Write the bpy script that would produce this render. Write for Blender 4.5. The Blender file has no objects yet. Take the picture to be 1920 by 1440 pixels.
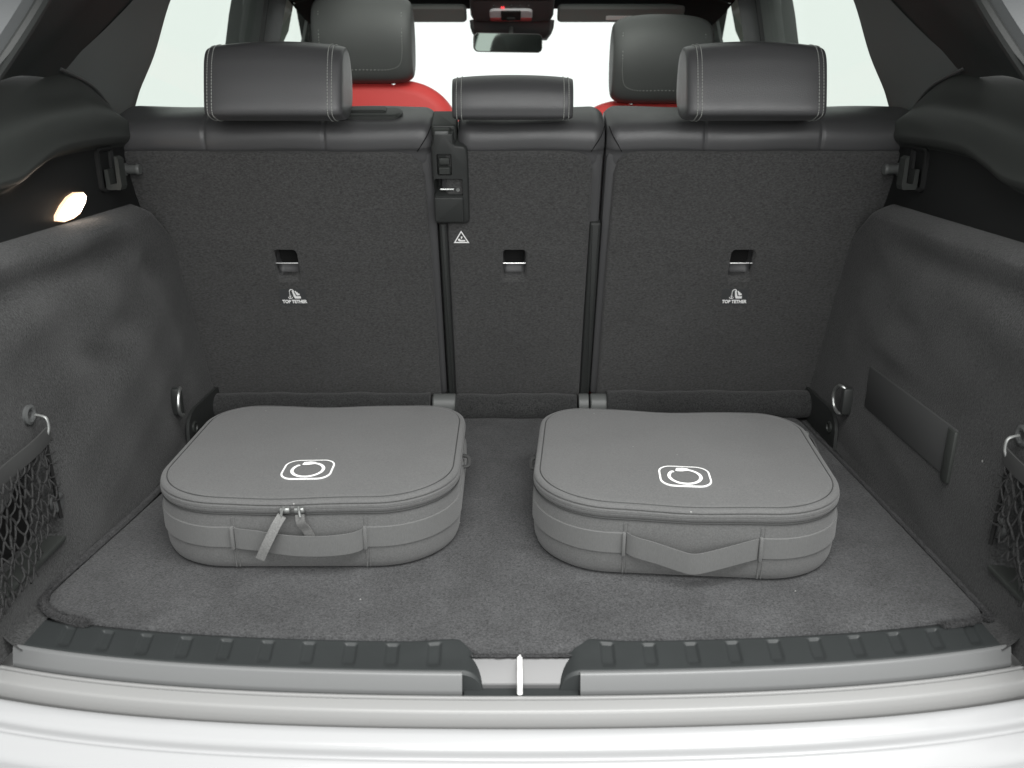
import bpy, bmesh, math, random
from mathutils import Vector, Matrix
random.seed(7)
S = bpy.context.scene
C = S.collection
PI = math.pi
# ------------------------------------------------------------------ camera, world, lamps, exposure
cam_d = bpy.data.cameras.new('camera'); cam = bpy.data.objects.new('camera', cam_d); C.objects.link(cam)
cam_d.sensor_width = 36; cam_d.lens = 30.0
cam_d.clip_start = 0.02; cam_d.clip_end = 200
cam.location = (0, 0, 0.6); cam.rotation_euler = (math.radians(90 - 19), 0, 0)
cam_d.dof.use_dof = True; cam_d.dof.focus_distance = 1.32; cam_d.dof.aperture_fstop = 7.1
S.camera = cam
S.render.resolution_x = 1024; S.render.resolution_y = 768
W = bpy.data.worlds.new('World'); S.world = W; W.use_nodes = True
bg = W.node_tree.nodes['Background']; bg.inputs[0].default_value = (0.985, 1.0, 0.992, 1); bg.inputs[1].default_value = 1.2

def area(name, loc, target, sx, sy, power, col=(1, 1, 1)):
    d = bpy.data.lights.new(name, 'AREA'); d.shape = 'RECTANGLE'; d.size = sx; d.size_y = sy; d.energy = power; d.color = col
    o = bpy.data.objects.new(name, d); C.objects.link(o); o.location = loc
    o.rotation_euler = (Vector(target) - Vector(loc)).to_track_quat('-Z', 'Y').to_euler()
    return o
area('showroom_ceiling_light', (0.45, -0.05, 2.30), (.05, .75, 0.0), 2.4, 1.2, 95, (1.0, 1.0, 0.985))
area('showroom_rear_light', (0.55, -1.7, 1.35), (-.05, 1.2, 0.2), 2.4, 1.4, 45, (1.0, 1.0, 0.99))
S.view_settings.view_transform = 'Standard'; S.view_settings.look = 'None'
S.view_settings.exposure = 0.0; S.view_settings.gamma = 1.0
S.render.engine = 'CYCLES'
S.cycles.use_denoising = True
S.cycles.max_bounces = 8; S.cycles.transparent_max_bounces = 16
try: S.cycles.sample_clamp_indirect = 6
except Exception: pass

# ------------------------------------------------------------------ materials
def mat(name, col, rough=0.6, spec=0.5, metal=0.0, n_scale=0, n_amt=0.0, b_scale=0, b_str=0.0, b_dist=0.001, b_detail=4,
        sheen=0.0, blotch=0.0, blotch_scale=6, stretch=(1, 1, 1), vor=False, coat=0.0, rvar=0.0, specks=0):
    m = bpy.data.materials.new(name); m.use_nodes = True
    nt = m.node_tree; N = nt.nodes; L = nt.links
    p = N['Principled BSDF']
    p.inputs['Base Color'].default_value = (*col, 1); p.inputs['Roughness'].default_value = rough
    p.inputs['Metallic'].default_value = metal; p.inputs['Specular IOR Level'].default_value = spec
    p.inputs['Sheen Weight'].default_value = sheen
    p.inputs['Sheen Roughness'].default_value = 0.6
    p.inputs['Coat Weight'].default_value = coat
    tc = N.new('ShaderNodeTexCoord'); mp = N.new('ShaderNodeMapping'); mp.inputs['Scale'].default_value = stretch
    L.new(tc.outputs['Object'], mp.inputs['Vector'])
    def noise(scale, detail=3, dist=0.0):
        n = N.new('ShaderNodeTexNoise'); n.inputs['Scale'].default_value = scale; n.inputs['Detail'].default_value = detail
        n.inputs['Distortion'].default_value = dist; L.new(mp.outputs[0], n.inputs['Vector']); return n
    fac = None
    if n_amt:
        n = noise(n_scale, 3, 0.6)
        r = N.new('ShaderNodeMapRange'); r.inputs[1].default_value = 0.25; r.inputs[2].default_value = 0.75
        r.inputs[3].default_value = 1 - n_amt; r.inputs[4].default_value = 1 + n_amt
        L.new(n.outputs['Fac'], r.inputs[0]); fac = r.outputs[0]
    if blotch:
        n2 = noise(blotch_scale, 4, 0.3)
        r2 = N.new('ShaderNodeMapRange'); r2.inputs[1].default_value = 0.3; r2.inputs[2].default_value = 0.7
        r2.inputs[3].default_value = 1 - blotch; r2.inputs[4].default_value = 1 + blotch
        L.new(n2.outputs['Fac'], r2.inputs[0])
        if fac is None: fac = r2.outputs[0]
        else:
            mu = N.new('ShaderNodeMath'); mu.operation = 'MULTIPLY'; L.new(fac, mu.inputs[0]); L.new(r2.outputs[0], mu.inputs[1]); fac = mu.outputs[0]
    if fac is not None:
        vm = N.new('ShaderNodeVectorMath'); vm.operation = 'SCALE'; vm.inputs[0].default_value = col
        L.new(fac, vm.inputs['Scale']); L.new(vm.outputs[0], p.inputs['Base Color'])
    if specks:                                             # lint caught in the cloth
        vo = N.new('ShaderNodeTexVoronoi'); vo.inputs['Scale'].default_value = specks; L.new(tc.outputs['Object'], vo.inputs['Vector'])
        lt = N.new('ShaderNodeMath'); lt.operation = 'LESS_THAN'; lt.inputs[1].default_value = .032; L.new(vo.outputs['Distance'], lt.inputs[0])
        sx = N.new('ShaderNodeSeparateColor'); L.new(vo.outputs['Color'], sx.inputs[0])
        gt = N.new('ShaderNodeMath'); gt.operation = 'GREATER_THAN'; gt.inputs[1].default_value = .72; L.new(sx.outputs[0], gt.inputs[0])
        mu = N.new('ShaderNodeMath'); mu.operation = 'MULTIPLY'; L.new(lt.outputs[0], mu.inputs[0]); L.new(gt.outputs[0], mu.inputs[1])
        mx = N.new('ShaderNodeMix'); mx.data_type = 'RGBA'; L.new(mu.outputs[0], mx.inputs[0])
        src = p.inputs['Base Color'].links[0].from_socket; L.new(src, mx.inputs[6]); mx.inputs[7].default_value = (.30, .30, .29, 1)
        L.new(mx.outputs[2], p.inputs['Base Color'])
    if rvar:
        n3 = noise(35, 4); r3 = N.new('ShaderNodeMapRange'); r3.inputs[3].default_value = rough - rvar; r3.inputs[4].default_value = rough + rvar
        L.new(n3.outputs['Fac'], r3.inputs[0]); L.new(r3.outputs[0], p.inputs['Roughness'])
    if b_str:
        if vor:
            nb = N.new('ShaderNodeTexVoronoi'); nb.inputs['Scale'].default_value = b_scale; L.new(mp.outputs[0], nb.inputs['Vector']); out = nb.outputs['Distance']
        else:
            nb = noise(b_scale, b_detail, 0.4); out = nb.outputs['Fac']
        b = N.new('ShaderNodeBump'); b.inputs['Strength'].default_value = b_str; b.inputs['Distance'].default_value = b_dist
        L.new(out, b.inputs['Height']); L.new(b.outputs[0], p.inputs['Normal'])
    return m

def glass(name, tint, refl):
    m = bpy.data.materials.new(name); m.use_nodes = True; nt = m.node_tree; N = nt.nodes; L = nt.links
    N.remove(N['Principled BSDF']); o = N['Material Output']
    t = N.new('ShaderNodeBsdfTransparent'); t.inputs[0].default_value = (*tint, 1)
    g = N.new('ShaderNodeBsdfGlossy'); g.inputs['Roughness'].default_value = 0.02
    fr = N.new('ShaderNodeValue'); fr.outputs[0].default_value = refl
    mx = N.new('ShaderNodeMixShader'); L.new(fr.outputs[0], mx.inputs[0]); L.new(t.outputs[0], mx.inputs[1]); L.new(g.outputs[0], mx.inputs[2])
    L.new(mx.outputs[0], o.inputs['Surface']); return m

def emit(name, col, strength):
    m = bpy.data.materials.new(name); m.use_nodes = True; p = m.node_tree.nodes['Principled BSDF']
    p.inputs['Base Color'].default_value = (*col, 1); p.inputs['Emission Color'].default_value = (*col, 1); p.inputs['Emission Strength'].default_value = strength
    return m

M = {}
M['mat'] = mat('charcoal_mat_carpet', (.053, .0535, .0548), .95, .15, n_scale=430, n_amt=.60, b_scale=480, b_str=.9, b_dist=.002, sheen=.08, blotch=.18, blotch_scale=13, specks=28)
M['binding'] = mat('mat_binding_yarn', (.046, .046, .047), .95, .15, n_scale=500, n_amt=.5, b_scale=600, b_str=1, b_dist=.002, sheen=.05)
M['felt'] = mat('seat_back_felt', (.056, .056, .0555), .95, .12, n_scale=340, n_amt=.42, b_scale=300, b_str=.8, b_dist=.0018, sheen=.12, blotch=.06, blotch_scale=9, stretch=(.7, 1, 1.2))
M['lining'] = mat('side_lining_carpet', (.0305, .031, .031), .95, .12, n_scale=400, n_amt=.72, b_scale=420, b_str=.8, b_dist=.0016, sheen=.12, blotch=.13, blotch_scale=11, specks=14)
M['leather'] = mat('black_grained_leather', (.072, .072, .074), .36, .5, b_scale=900, b_str=.28, b_dist=.0006, vor=True, rvar=.06)
M['leather_soft'] = mat('black_soft_leather', (.088, .090, .088), .48, .45, b_scale=800, b_str=.2, b_dist=.0006, vor=True)
M['red'] = mat('red_leather', (.70, .060, .056), .5, .4, b_scale=800, b_str=.15, b_dist=.0005, vor=True)
M['plastic'] = mat('black_grained_plastic', (.030, .032, .031), .48, .42, b_scale=1200, b_str=.25, b_dist=.0004, rvar=.05)
M['trim'] = mat('dark_trim_plastic', (.036, .039, .0365), .46, .42, b_scale=1400, b_str=.3, b_dist=.0004)
M['pillar'] = mat('pillar_trim_grained', (.135, .148, .145), .62, .4, b_scale=1400, b_str=.3, b_dist=.0004)
M['black'] = mat('matt_black', (.008, .008, .008), .7, .3)
M['sillpad'] = mat('ribbed_black_plastic', (.026, .029, .0292), .5, .4, b_scale=900, b_str=.25, b_dist=.0004, blotch=.08, blotch_scale=10)
M['silver'] = mat('satin_silver', (.15, .153, .153), .36, .5, metal=.0, b_scale=500, b_str=.05, b_dist=.0003)
M['chrome'] = mat('polished_chrome', (.82, .82, .81), .16, .5, metal=1)
M['steel'] = mat('dull_steel', (.42, .43, .42), .35, .5, metal=.85, rvar=.08)
M['hinge'] = mat('grey_hinge_cover', (.105, .11, .107), .45, .5)
M['paint'] = mat('white_car_paint', (.34, .342, .346), .25, .5, coat=.4)
M['paint_shaded'] = mat('white_paint_shaded', (.245, .245, .242), .42, .5, coat=.1)  # same white paint, greyed for how the channel faces the light
M['bag'] = mat('grey_woven_case_fabric', (.097, .0975, .0965), .70, .25, specks=34, n_scale=520, n_amt=.22, b_scale=900, b_str=.5, b_dist=.0006, sheen=.15, blotch=.05, blotch_scale=10)
M['bagstrap'] = mat('grey_webbing', (.104, .105, .1035), .64, .3, n_scale=500, n_amt=.12, b_scale=600, b_str=.5, b_dist=.0006, stretch=(3, 3, .4), sheen=.15)
M['bagtab'] = mat('pale_grey_webbing_tab', (.15, .15, .147), .8, .3, n_scale=600, n_amt=.25, b_scale=700, b_str=.6, b_dist=.0006)
M['bagpipe'] = mat('dark_grey_piping', (.045, .0455, .045), .7, .3)
M['white'] = mat('white_print', (.86, .86, .85), .6, .3)
M['label'] = mat('clear_label_film', (.054, .056, .057), .45, .3)
M['thread'] = mat('pale_thread', (.36, .37, .35), .8, .2)
M['cord'] = mat('black_net_cord', (.034, .034, .034), .9, .2, n_scale=900, n_amt=.6, b_scale=900, b_str=1, b_dist=.001)
M['button'] = mat('grey_plug', (.085, .088, .088), .5, .4)
M['headliner'] = mat('black_headliner_cloth', (.030, .032, .031), .95, .1)
M['visor'] = mat('grey_visor_cloth', (.20, .215, .205), .9, .2)
M['palegrey'] = mat('pale_grey_trim', (.50, .52, .50), .8, .2)
M['console'] = mat('console_plastic', (.11, .105, .105), .45, .4)
M['lens'] = mat('clear_lamp_lens', (.75, .75, .77), .12, .6)
M['lens_red'] = mat('reddish_lens_edge', (.50, .10, .10), .2, .6)
M['floor'] = mat('boot_floor_lining', (.03, .03, .03), .95, .1)
M['studio'] = mat('pale_studio_floor', (.22, .22, .22), .6, .3)
M['mirror'] = mat('mirror_glass', (.50, .55, .52), .03, .5, metal=1)
M['lamp'] = emit('warm_lamp_lens', (1.0, .84, .70), 8.0)
M['lamp_glow'] = emit('warm_lamp_glow', (1.0, .66, .42), 1.1)  # dimmer orange ring stands in for the glow round the lamp lens
M['led'] = emit('red_indicator', (1.0, .05, .06), 2.2)
M['side_glass'] = glass('tinted_side_glass', (.84, .88, .85), .03)
M['roof_glass'] = glass('green_tinted_roof_glass', (.77, .79, .77), .04)
M['tailtrim'] = mat('tailgate_pillar_plastic', (.026, .031, .030), .6, .35, b_scale=1400, b_str=.3, b_dist=.0004)
M['trough'] = mat('satin_latch_trough', (.095, .095, .096), .3, .5)
M['trim_shaded'] = mat('trim_plastic_shaded', (.013, .0135, .0135), .5, .35, b_scale=1400, b_str=.3, b_dist=.0004)  # same trim plastic, darkened for the shade under the ledge
M['flapmat'] = mat('flap_plastic', (.052, .053, .053), .75, .25, b_scale=900, b_str=.3, b_dist=.0004)
M['flange'] = mat('grey_door_flange', (.10, .105, .107), .35, .5)
M['screen_glass'] = glass('clear_windscreen_glass', (.93, .97, .95), .01)

# ------------------------------------------------------------------ mesh helpers
class MB:
    def __init__(s): s.v = []; s.f = []
    def add(s, vs, fs, T=None):
        b = len(s.v)
        s.v += [tuple(T @ Vector(p)) if T else tuple(p) for p in vs]
        s.f += [[i + b for i in f] for f in fs]
    def loft(s, secs, closed=True, cap=True, T=None):
        n = len(secs[0]); vs = [p for q in secs for p in q]; fs = []
        for i in range(len(secs) - 1):
            for j in range(n if closed else n - 1):
                k = (j + 1) % n
                fs.append([i*n + j, i*n + k, (i+1)*n + k, (i+1)*n + j])
        if cap and closed:
            fs.append(list(range(n))[::-1]); fs.append([(len(secs)-1)*n + j for j in range(n)])
        s.add(vs, fs, T)
    def tube(s, pts, r, n=8, closed=False, T=None, cap=True):
        pts = [Vector(p) for p in pts]; N = len(pts); secs = []
        prev = None
        for i, p in enumerate(pts):
            if closed: t = pts[(i+1) % N] - pts[i-1]
            else: t = pts[min(i+1, N-1)] - pts[max(i-1, 0)]
            t.normalize()
            if prev is None:
                a = Vector((0, 0, 1)) if abs(t.z) < .9 else Vector((1, 0, 0))
                u = t.cross(a).normalized()
            else:
                u = prev - t * prev.dot(t)
                u = u.normalized() if u.length > 1e-9 else t.orthogonal().normalized()
            prev = u; w = t.cross(u)
            rr = r(i) if callable(r) else r
            secs.append([p + (u*math.cos(2*PI*k/n) + w*math.sin(2*PI*k/n))*rr for k in range(n)])
        if closed: secs.append(secs[0])
        s.loft(secs, True, cap and not closed, T)
    def slab(s, outline, prof, cap=(True, True), T=None):
        # outline: CCW 2D points; prof: (inset, z) or ('s', scale, z)
        n = len(outline); nor = []
        for i in range(n):
            a = Vector(outline[i-1]); b = Vector(outline[i]); c = Vector(outline[(i+1) % n])
            e1 = (b - a).normalized(); e2 = (c - b).normalized()
            n1 = Vector((-e1.y, e1.x)); n2 = Vector((-e2.y, e2.x)); m = n1 + n2
            m = m / max(m.length_squared, 1e-9) * 2 if m.length > 1e-6 else n1
            if m.length > 2: m = m.normalized()*2
            nor.append(m)
        cx = sum(p[0] for p in outline)/n; cy = sum(p[1] for p in outline)/n
        secs = []
        for q in prof:
            if q[0] == 's': secs.append([(cx + (p[0]-cx)*q[1], cy + (p[1]-cy)*q[1], q[2]) for p in outline])
            else: secs.append([(p[0] + m.x*q[0], p[1] + m.y*q[0], q[1]) for p, m in zip(outline, nor)])
        vs = [p for q in secs for p in q]; fs = []
        for i in range(len(secs)-1):
            for j in range(n):
                k = (j+1) % n; fs.append([i*n+j, i*n+k, (i+1)*n+k, (i+1)*n+j])
        if cap[0]: fs.append(list(range(n))[::-1])
        if cap[1]: fs.append([(len(secs)-1)*n + j for j in range(n)])
        s.add(vs, fs, T)
    def box(s, c, d, bev=.002, T=None):
        hx, hy, hz = d[0]/2, d[1]/2, d[2]/2; b = min(bev, hx*.9, hy*.9, hz*.9)
        o = rrect(d[0], d[1], b, 2)
        A = Matrix.Translation(c); A = T @ A if T else A
        s.slab(o, [(b, -hz), (b*.3, -hz + b*.3), (0, -hz + b), (0, hz - b), (b*.3, hz - b*.3), (b, hz)], T=A)
    def grid(s, nu, nv, fn, T=None, back=None):
        vs = [fn(i/nu, j/nv) for i in range(nu+1) for j in range(nv+1)]
        fs = [[i*(nv+1)+j, (i+1)*(nv+1)+j, (i+1)*(nv+1)+j+1, i*(nv+1)+j+1] for i in range(nu) for j in range(nv)]
        s.add(vs, fs, T)
    def plate(s, pts, d, T=None):
        # a flat polygon in space, given a thickness vector d
        d = Vector(d); n = len(pts); P = [Vector(p) for p in pts]
        vs = P + [p + d for p in P]
        fs = [list(range(n))[::-1], [n+i for i in range(n)]] + [[i, (i+1) % n, n+(i+1) % n, n+i] for i in range(n)]
        s.add(vs, fs, T)

def rrect(w, h, r, n=8, c=(0, 0)):
    r4 = r if isinstance(r, tuple) else (r,)*4        # order: +x+y, -x+y, -x-y, +x-y
    out = []
    for k, (sx, sy) in enumerate(((1, 1), (-1, 1), (-1, -1), (1, -1))):
        rr = max(r4[k], 1e-4); cx = c[0] + sx*(w/2 - rr); cy = c[1] + sy*(h/2 - rr)
        for i in range(n+1):
            a = PI/2*k + PI/2*i/n; out.append((cx + rr*math.cos(a), cy + rr*math.sin(a)))
    return out

def densify(o, step):
    out = []
    for i, p in enumerate(o):
        q = o[(i+1) % len(o)]; d = math.hypot(q[0]-p[0], q[1]-p[1]); k = max(1, int(d/step))
        for j in range(k): out.append((p[0]+(q[0]-p[0])*j/k, p[1]+(q[1]-p[1])*j/k))
    return out

def spline(pts, k=8, closed=False):
    P = [Vector(p) for p in pts]; n = len(P); out = []
    rng = n if closed else n-1
    for i in range(rng):
        if closed: a, b, c, d = P[i-1], P[i], P[(i+1) % n], P[(i+2) % n]
        else: a, b, c, d = P[max(i-1, 0)], P[i], P[i+1], P[min(i+2, n-1)]
        for j in range(k):
            t = j/k
            out.append(.5*((2*b) + (c-a)*t + (2*a-5*b+4*c-d)*t*t + (3*b-a-3*c+d)*t**3))
    if not closed: out.append(P[-1])
    return out

def ss(x, a, b):
    t = max(0, min(1, (x-a)/(b-a))); return t*t*(3-2*t)

def wloc(o):
    v = Vector((0, 0, 0))
    while o: v += Vector(o.location); o = o.parent
    return v

def obj(name, mb, m, parent=None, smooth=True, ang=35, origin=None, local=False):
    """link a mesh builder as ONE object; builder coordinates are world ones unless local"""
    me = bpy.data.meshes.new(name)
    base = Vector((0, 0, 0))
    if not local:
        base = wloc(parent) if parent else Vector(origin or (0, 0, 0))
    me.from_pydata([tuple(Vector(p) - base) for p in mb.v], [], mb.f); me.update()
    bm = bmesh.new(); bm.from_mesh(me); bmesh.ops.remove_doubles(bm, verts=bm.verts, dist=1e-6)
    bmesh.ops.recalc_face_normals(bm, faces=bm.faces); bm.to_mesh(me); bm.free()
    if smooth:
        for p in me.polygons: p.use_smooth = True
        me.set_sharp_from_angle(angle=math.radians(ang))
    me.materials.append(m)
    o = bpy.data.objects.new(name, me); C.objects.link(o)
    if parent: o.parent = parent
    elif origin: o.location = origin
    return o

def thing(name, label, cat, loc=(0, 0, 0), group=None):
    o = bpy.data.objects.new(name, None); C.objects.link(o); o.location = loc
    o.empty_display_size = .05
    o['label'] = label; o['category'] = cat; o['kind'] = 'thing'
    if group: o['group'] = group
    return o

def frame(o, u, v):
    u = Vector(u).normalized(); v = Vector(v); v = (v - u*v.dot(u)).normalized(); n = u.cross(v)
    A = Matrix((u, v, n)).transposed().to_4x4(); return Matrix.Translation(o) @ A

def cut(o, cutter_mb):
    """take the cutter's volume out of a finished mesh"""
    me = bpy.data.meshes.new('cutter'); me.from_pydata([tuple(Vector(p) - wloc(o)) for p in cutter_mb.v], [], cutter_mb.f); me.update()
    bm = bmesh.new(); bm.from_mesh(me); bmesh.ops.recalc_face_normals(bm, faces=bm.faces); bm.to_mesh(me); bm.free()
    k = bpy.data.objects.new('cutter', me); C.objects.link(k); k.location = wloc(o)
    md = o.modifiers.new('cut', 'BOOLEAN'); md.operation = 'DIFFERENCE'; md.object = k; md.solver = 'EXACT'
    bpy.context.view_layer.update()
    dg = bpy.context.evaluated_depsgraph_get()
    new = bpy.data.meshes.new_from_object(o.evaluated_get(dg))
    o.modifiers.clear(); o.data = new
    for p in new.polygons: p.use_smooth = True
    new.set_sharp_from_angle(angle=math.radians(35))
    bpy.data.objects.remove(k)

def text_mesh(txt, size, T, bold=.0):
    cu = bpy.data.curves.new('t', 'FONT'); cu.body = txt; cu.size = size; cu.align_x = 'CENTER'; cu.offset = bold; cu.extrude = .00015
    o = bpy.data.objects.new('t', cu); C.objects.link(o); bpy.context.view_layer.update()
    me = bpy.data.meshes.new_from_object(o.evaluated_get(bpy.context.evaluated_depsgraph_get()))
    vs = [tuple(v.co) for v in me.vertices]; fs = [list(p.vertices) for p in me.polygons]
    bpy.data.objects.remove(o); bpy.data.curves.remove(cu)
    return vs, fs

def mirror(mb):
    m = MB(); m.v = [(-x, y, z) for x, y, z in mb.v]; m.f = [f[::-1] for f in mb.f]; return m

# ------------------------------------------------------------------ the setting: ground and boot floor
g = MB(); g.add([(-60, -60, -.72), (60, -60, -.72), (60, 60, -.72), (-60, 60, -.72)], [[0, 1, 2, 3]])
o = obj('ground', g, M['studio']); o['kind'] = 'structure'
def arc(x): return .09*x*x + .2*x**4 + 6.0*max(0, abs(x)-.60)**2
g = MB(); g.grid(40, 4, lambda a, b: ((a-.5)*1.36, (.83 + arc((a-.5)*1.36)*.9)*(1-b) + 1.62*b, -.004))
o = obj('floor', g, M['floor']); o['kind'] = 'structure'

# ------------------------------------------------------------------ car body: bumper, painted sill, sides, roof
car = thing('car_body', 'white painted rear bumper and body of the car below the silver load sill', 'car', (0, .72, -.2))
XS = [-.82 + 1.64*i/96 for i in range(97)]
def arcsweep(prof, m, name, parent, step=.82):
    q = MB(); secs = []
    for x in XS:
        if abs(x) <= step + 1e-6: secs.append([(x, y + arc(x), z) for y, z in prof])
    q.loft(secs, closed=False); return obj(name, q, m, parent, ang=50)
def rnd(pts, r=.003, k=3):
    out = [pts[0]]
    for i in range(1, len(pts)-1):
        a, b, c = Vector(pts[i-1]), Vector(pts[i]), Vector(pts[i+1])
        p = b + (a-b).normalized()*min(r, (a-b).length*.45); q = b + (c-b).normalized()*min(r, (c-b).length*.45)
        for j in range(k+1):
            t = j/k; out.append(tuple(p*(1-t)**2 + b*2*t*(1-t) + q*t*t))
    return out + [pts[-1]]
arcsweep(rnd([(.80, -.03), (.7600, -.030), (.7595, -.0165), (.7550, -.0152), (.7538, -.0200), (.7526, -.0166), (.7405, -.0203), (.7385, -.0220), (.7350, -.0300), (.7325, -.0350), (.7315, -.09)], .0012), M['paint_shaded'], 'sill_channel', car)
arcsweep([(.745, -.052), (.700, -.052)], M['black'], 'gap_shade', car)  # black strip laid in the gap to give its dark shade
arcsweep(rnd([(.7180, -.07), (.7170, -.0225), (.710, -.0205), (.6930, -.0285), (.6915, -.0390), (.6880, -.0395), (.6860, -.0375), (.665, -.051), (.645, -.12), (.64, -.35)], .005, 4), M['paint'], 'bumper', car)
for s in (-1, 1):
    q = MB(); q.box((s*.80, 2.2, -.05), (.03, 2.9, 1.2), .01); obj('side_panel', q, M['paint'], car)
q = MB()
for c, d in (((0, 1.21, .93), (1.4, .62, .02)), ((0, 2.82, .93), (1.4, .36, .02)), ((-.56, 2.08, .93), (.28, 1.12, .02)), ((.56, 2.08, .93), (.28, 1.12, .02))): q.box(c, d, .004)
obj('roof', q, M['paint'], car)
q = MB(); q.box((0, 2.08, .934), (.84, 1.12, .005), .001); obj('added_glass_roof', q, M['roof_glass'], car)  # out of view, added to let light down onto the seats
q = MB(); q.box((0, 2.1, -.33), (1.55, 2.5, .02), .005); obj('floor_pan', q, M['black'], car)
q = MB(); q.box((0, 3.35, .1), (1.5, .03, .8), .005); obj('bulkhead', q, M['black'], car)
for s in (-1, 1):                                         # painted flange and rubber seal round the tailgate opening
    q = MB()
    path = [(-.585, .905, .55), (-.578, 1.00, .612), (-.55, 1.085, .70), (-.53, 1.16, .79), (-.52, 1.2, .87)]
    pth = spline(path, 10)
    secs = [[(p.x, p.y, p.z), (p.x-.004, p.y-.018, p.z+.006), (p.x-.03, p.y-.022, p.z+.012), (p.x-.034, p.y-.035, p.z+.018), (p.x-.050, p.y-.040, p.z+.022), (p.x-.055, p.y-.052, p.z+.026), (p.x-.105, p.y-.060, p.z+.040), (p.x-.12, p.y-.01, p.z+.04)] for p in pth]
    q.loft(secs, closed=False); q = q if s < 0 else mirror(q); obj('tailgate_flange', q, M['flange'], car, ang=20)
    q = MB(); q.tube([(p.x+.001, p.y+.004, p.z) for p in pth], .0085, 10); q = q if s < 0 else mirror(q); obj('rubber_seal', q, M['plastic'], car)

# ------------------------------------------------------------------ load sill
sill = thing('load_sill', 'black ribbed load sill with silver front edge and a latch notch in its middle', 'sill', (0, .80, 0))
def sarc(x): return .772 + .09*x*x + .2*x**4
def top_edge(x):
    b = .057 + .0*abs(x); 
    return sarc(x) + b
N0, N1, X0, X1 = .074, .555, 0, 0
NC = .010                                                  # the latch notch sits a little right of the middle
def pad(sgn):
    q = MB(); nu, nv = 400, 44
    ribs = [.097 + .0475*i for i in range(10)]
    def fn(a, b):
        XE = .042
        x = XE + .026*(a/.22)**1.3 if a < .22 else .068 + (.556-sgn*NC-.068)*(a-.22)/.78
        y0 = sarc(NC+sgn*x) + .0005; y1 = sarc(NC+sgn*x) + .058 - .004*ss(a, .4, 1) + .003*math.exp(-((x-.075)/.018)**2)
        y = y0 + (y1-y0)*b
        z = .0035*ss(b, 0, .06)*(1 - .6*ss(b, .9, 1)) + .0025*math.exp(-((x-.085)/.03)**2)*ss(b, .3, .9)
        u = max(0, min(1, (.066-x)/.024)); z -= .024*(1-math.sqrt(max(0, 1-u*u)))
        skew = .012*b*(x/.55)
        for r in ribs:
            d = abs(x - r - skew*0 + (b-.5)*.012*(r/.55)*-1)
            if d < .012:
                z -= .0030*(1-ss(d, .0050, .0088))*ss(b, .10, .34)*(1-ss(b, .83, .855))
        return (NC + sgn*x, y, z)
    q.grid(nu, nv, fn)
    # skirts down to the body
    q.grid(nu, 1, lambda a, b: (lambda p: (p[0], p[1], p[2] - .03*b))(fn(a, 1.0)))
    q.grid(1, nv, lambda a, b: (lambda p: (p[0], p[1], p[2] - .03*a))(fn(1.0, b)))
    q.grid(nu, 1, lambda a, b: (lambda p: (p[0], p[1] - .0022*min(1, 5*b), p[2]*(1-b) - .026*b))(fn(a*.24, 0.0)))
    return obj('ribbed_pad', q, M['sillpad'], sill, ang=60)
pad(-1); pad(1)
def strip(sgn):
    q = MB(); secs = []
    prof = rnd([(.0030, -.012), (.0025, .0034), (-.0005, .0042), (-.0035, .0030), (-.0095, -.0135), (-.0095, -.024)], .0014, 3)
    n = 90
    for i in range(n+1):
        x = .0640 + (.566-sgn*NC-.0640)*i/n
        secs.append([(NC + sgn*x, sarc(NC+sgn*x) + a, z) for a, z in prof])
    q.loft(secs, closed=False)
    for k in (0, -1): q.add(secs[k], [list(range(len(prof)))])
    return obj('silver_edge', q, M['silver'], sill, ang=40)
strip(-1); strip(1)
# the notch: a bright back wall over a dark floor, and the striker bar
q = MB(); secs = []
for x in (-.062, -.03, 0, .03, .062):
    secs.append([(NC + x, y, z) for y, z in rnd([(.804, -.004), (.801, .0012), (.7985, -.0005), (.776, -.0150), (.775, -.03)], .002, 3)])
q.loft(secs, closed=False); obj('notch_wall', q, M['trough'], sill)
q = MB(); q.box((NC, .7665, -.0245), (.126, .021, .010), .002); obj('notch_floor', q, M['sillpad'], sill)
q = MB(); q.tube(spline([(.0085, .806, -.012), (.0085, .803, .000), (.0085, .795, .0025), (.0085, .775, .0015), (.0085, .765, -.004), (.0085, .762, -.016)], 6), .0031, 10); obj('striker_bar', q, M['white'], sill)

# ------------------------------------------------------------------ boot mat
bm_t = thing('boot_mat', 'charcoal carpet mat lying under both grey bags', 'mat', (0, 1.15, 0))
out = []
for i in range(41):
    x = -.50 + 1.03*i/40; out.append((x, sarc(x) + .0545 if abs(x) > .074 else sarc(x)+.030))
out = [(x, y) for x, y in out]
notch = []
for x, y in out:
    k = 1 - ss(abs(x-.010), .046, .074); notch.append((x, sarc(x) + .0555 - .0265*k))
out = notch + [(.558, .862), (.568, .89), (.560, 1.2), (.551, 1.50), (.545, 1.525), (.535, 1.53), (-.53, 1.53), (-.540, 1.52), (-.548, 1.2), (-.574, .955), (-.576, .92), (-.567, .895), (-.545, .875), (-.52, .863)]
q = MB(); od = densify(out, .02); q.slab(od, [(.001, -.002), (0, .002), (.0015, .0052), (.004, .0060)], cap=(True, True))
obj('carpet_top', q, M['mat'], bm_t)
q = MB()
bp = [(-.553, 1.45, .0075), (-.553, 1.2, .0085), (-.566, 1.05, .009), (-.577, .955, .009), (-.579, .918, .009), (-.569, .893, .0085), (-.546, .873, .008), (-.515, .860, .007), (-.50, .857, .005)]
sp = spline(bp, 40)
q.tube(sp, lambda i: .0052*(1 + .04*math.sin(i*1.7) + random.uniform(-.10, .10)), 8)
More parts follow.
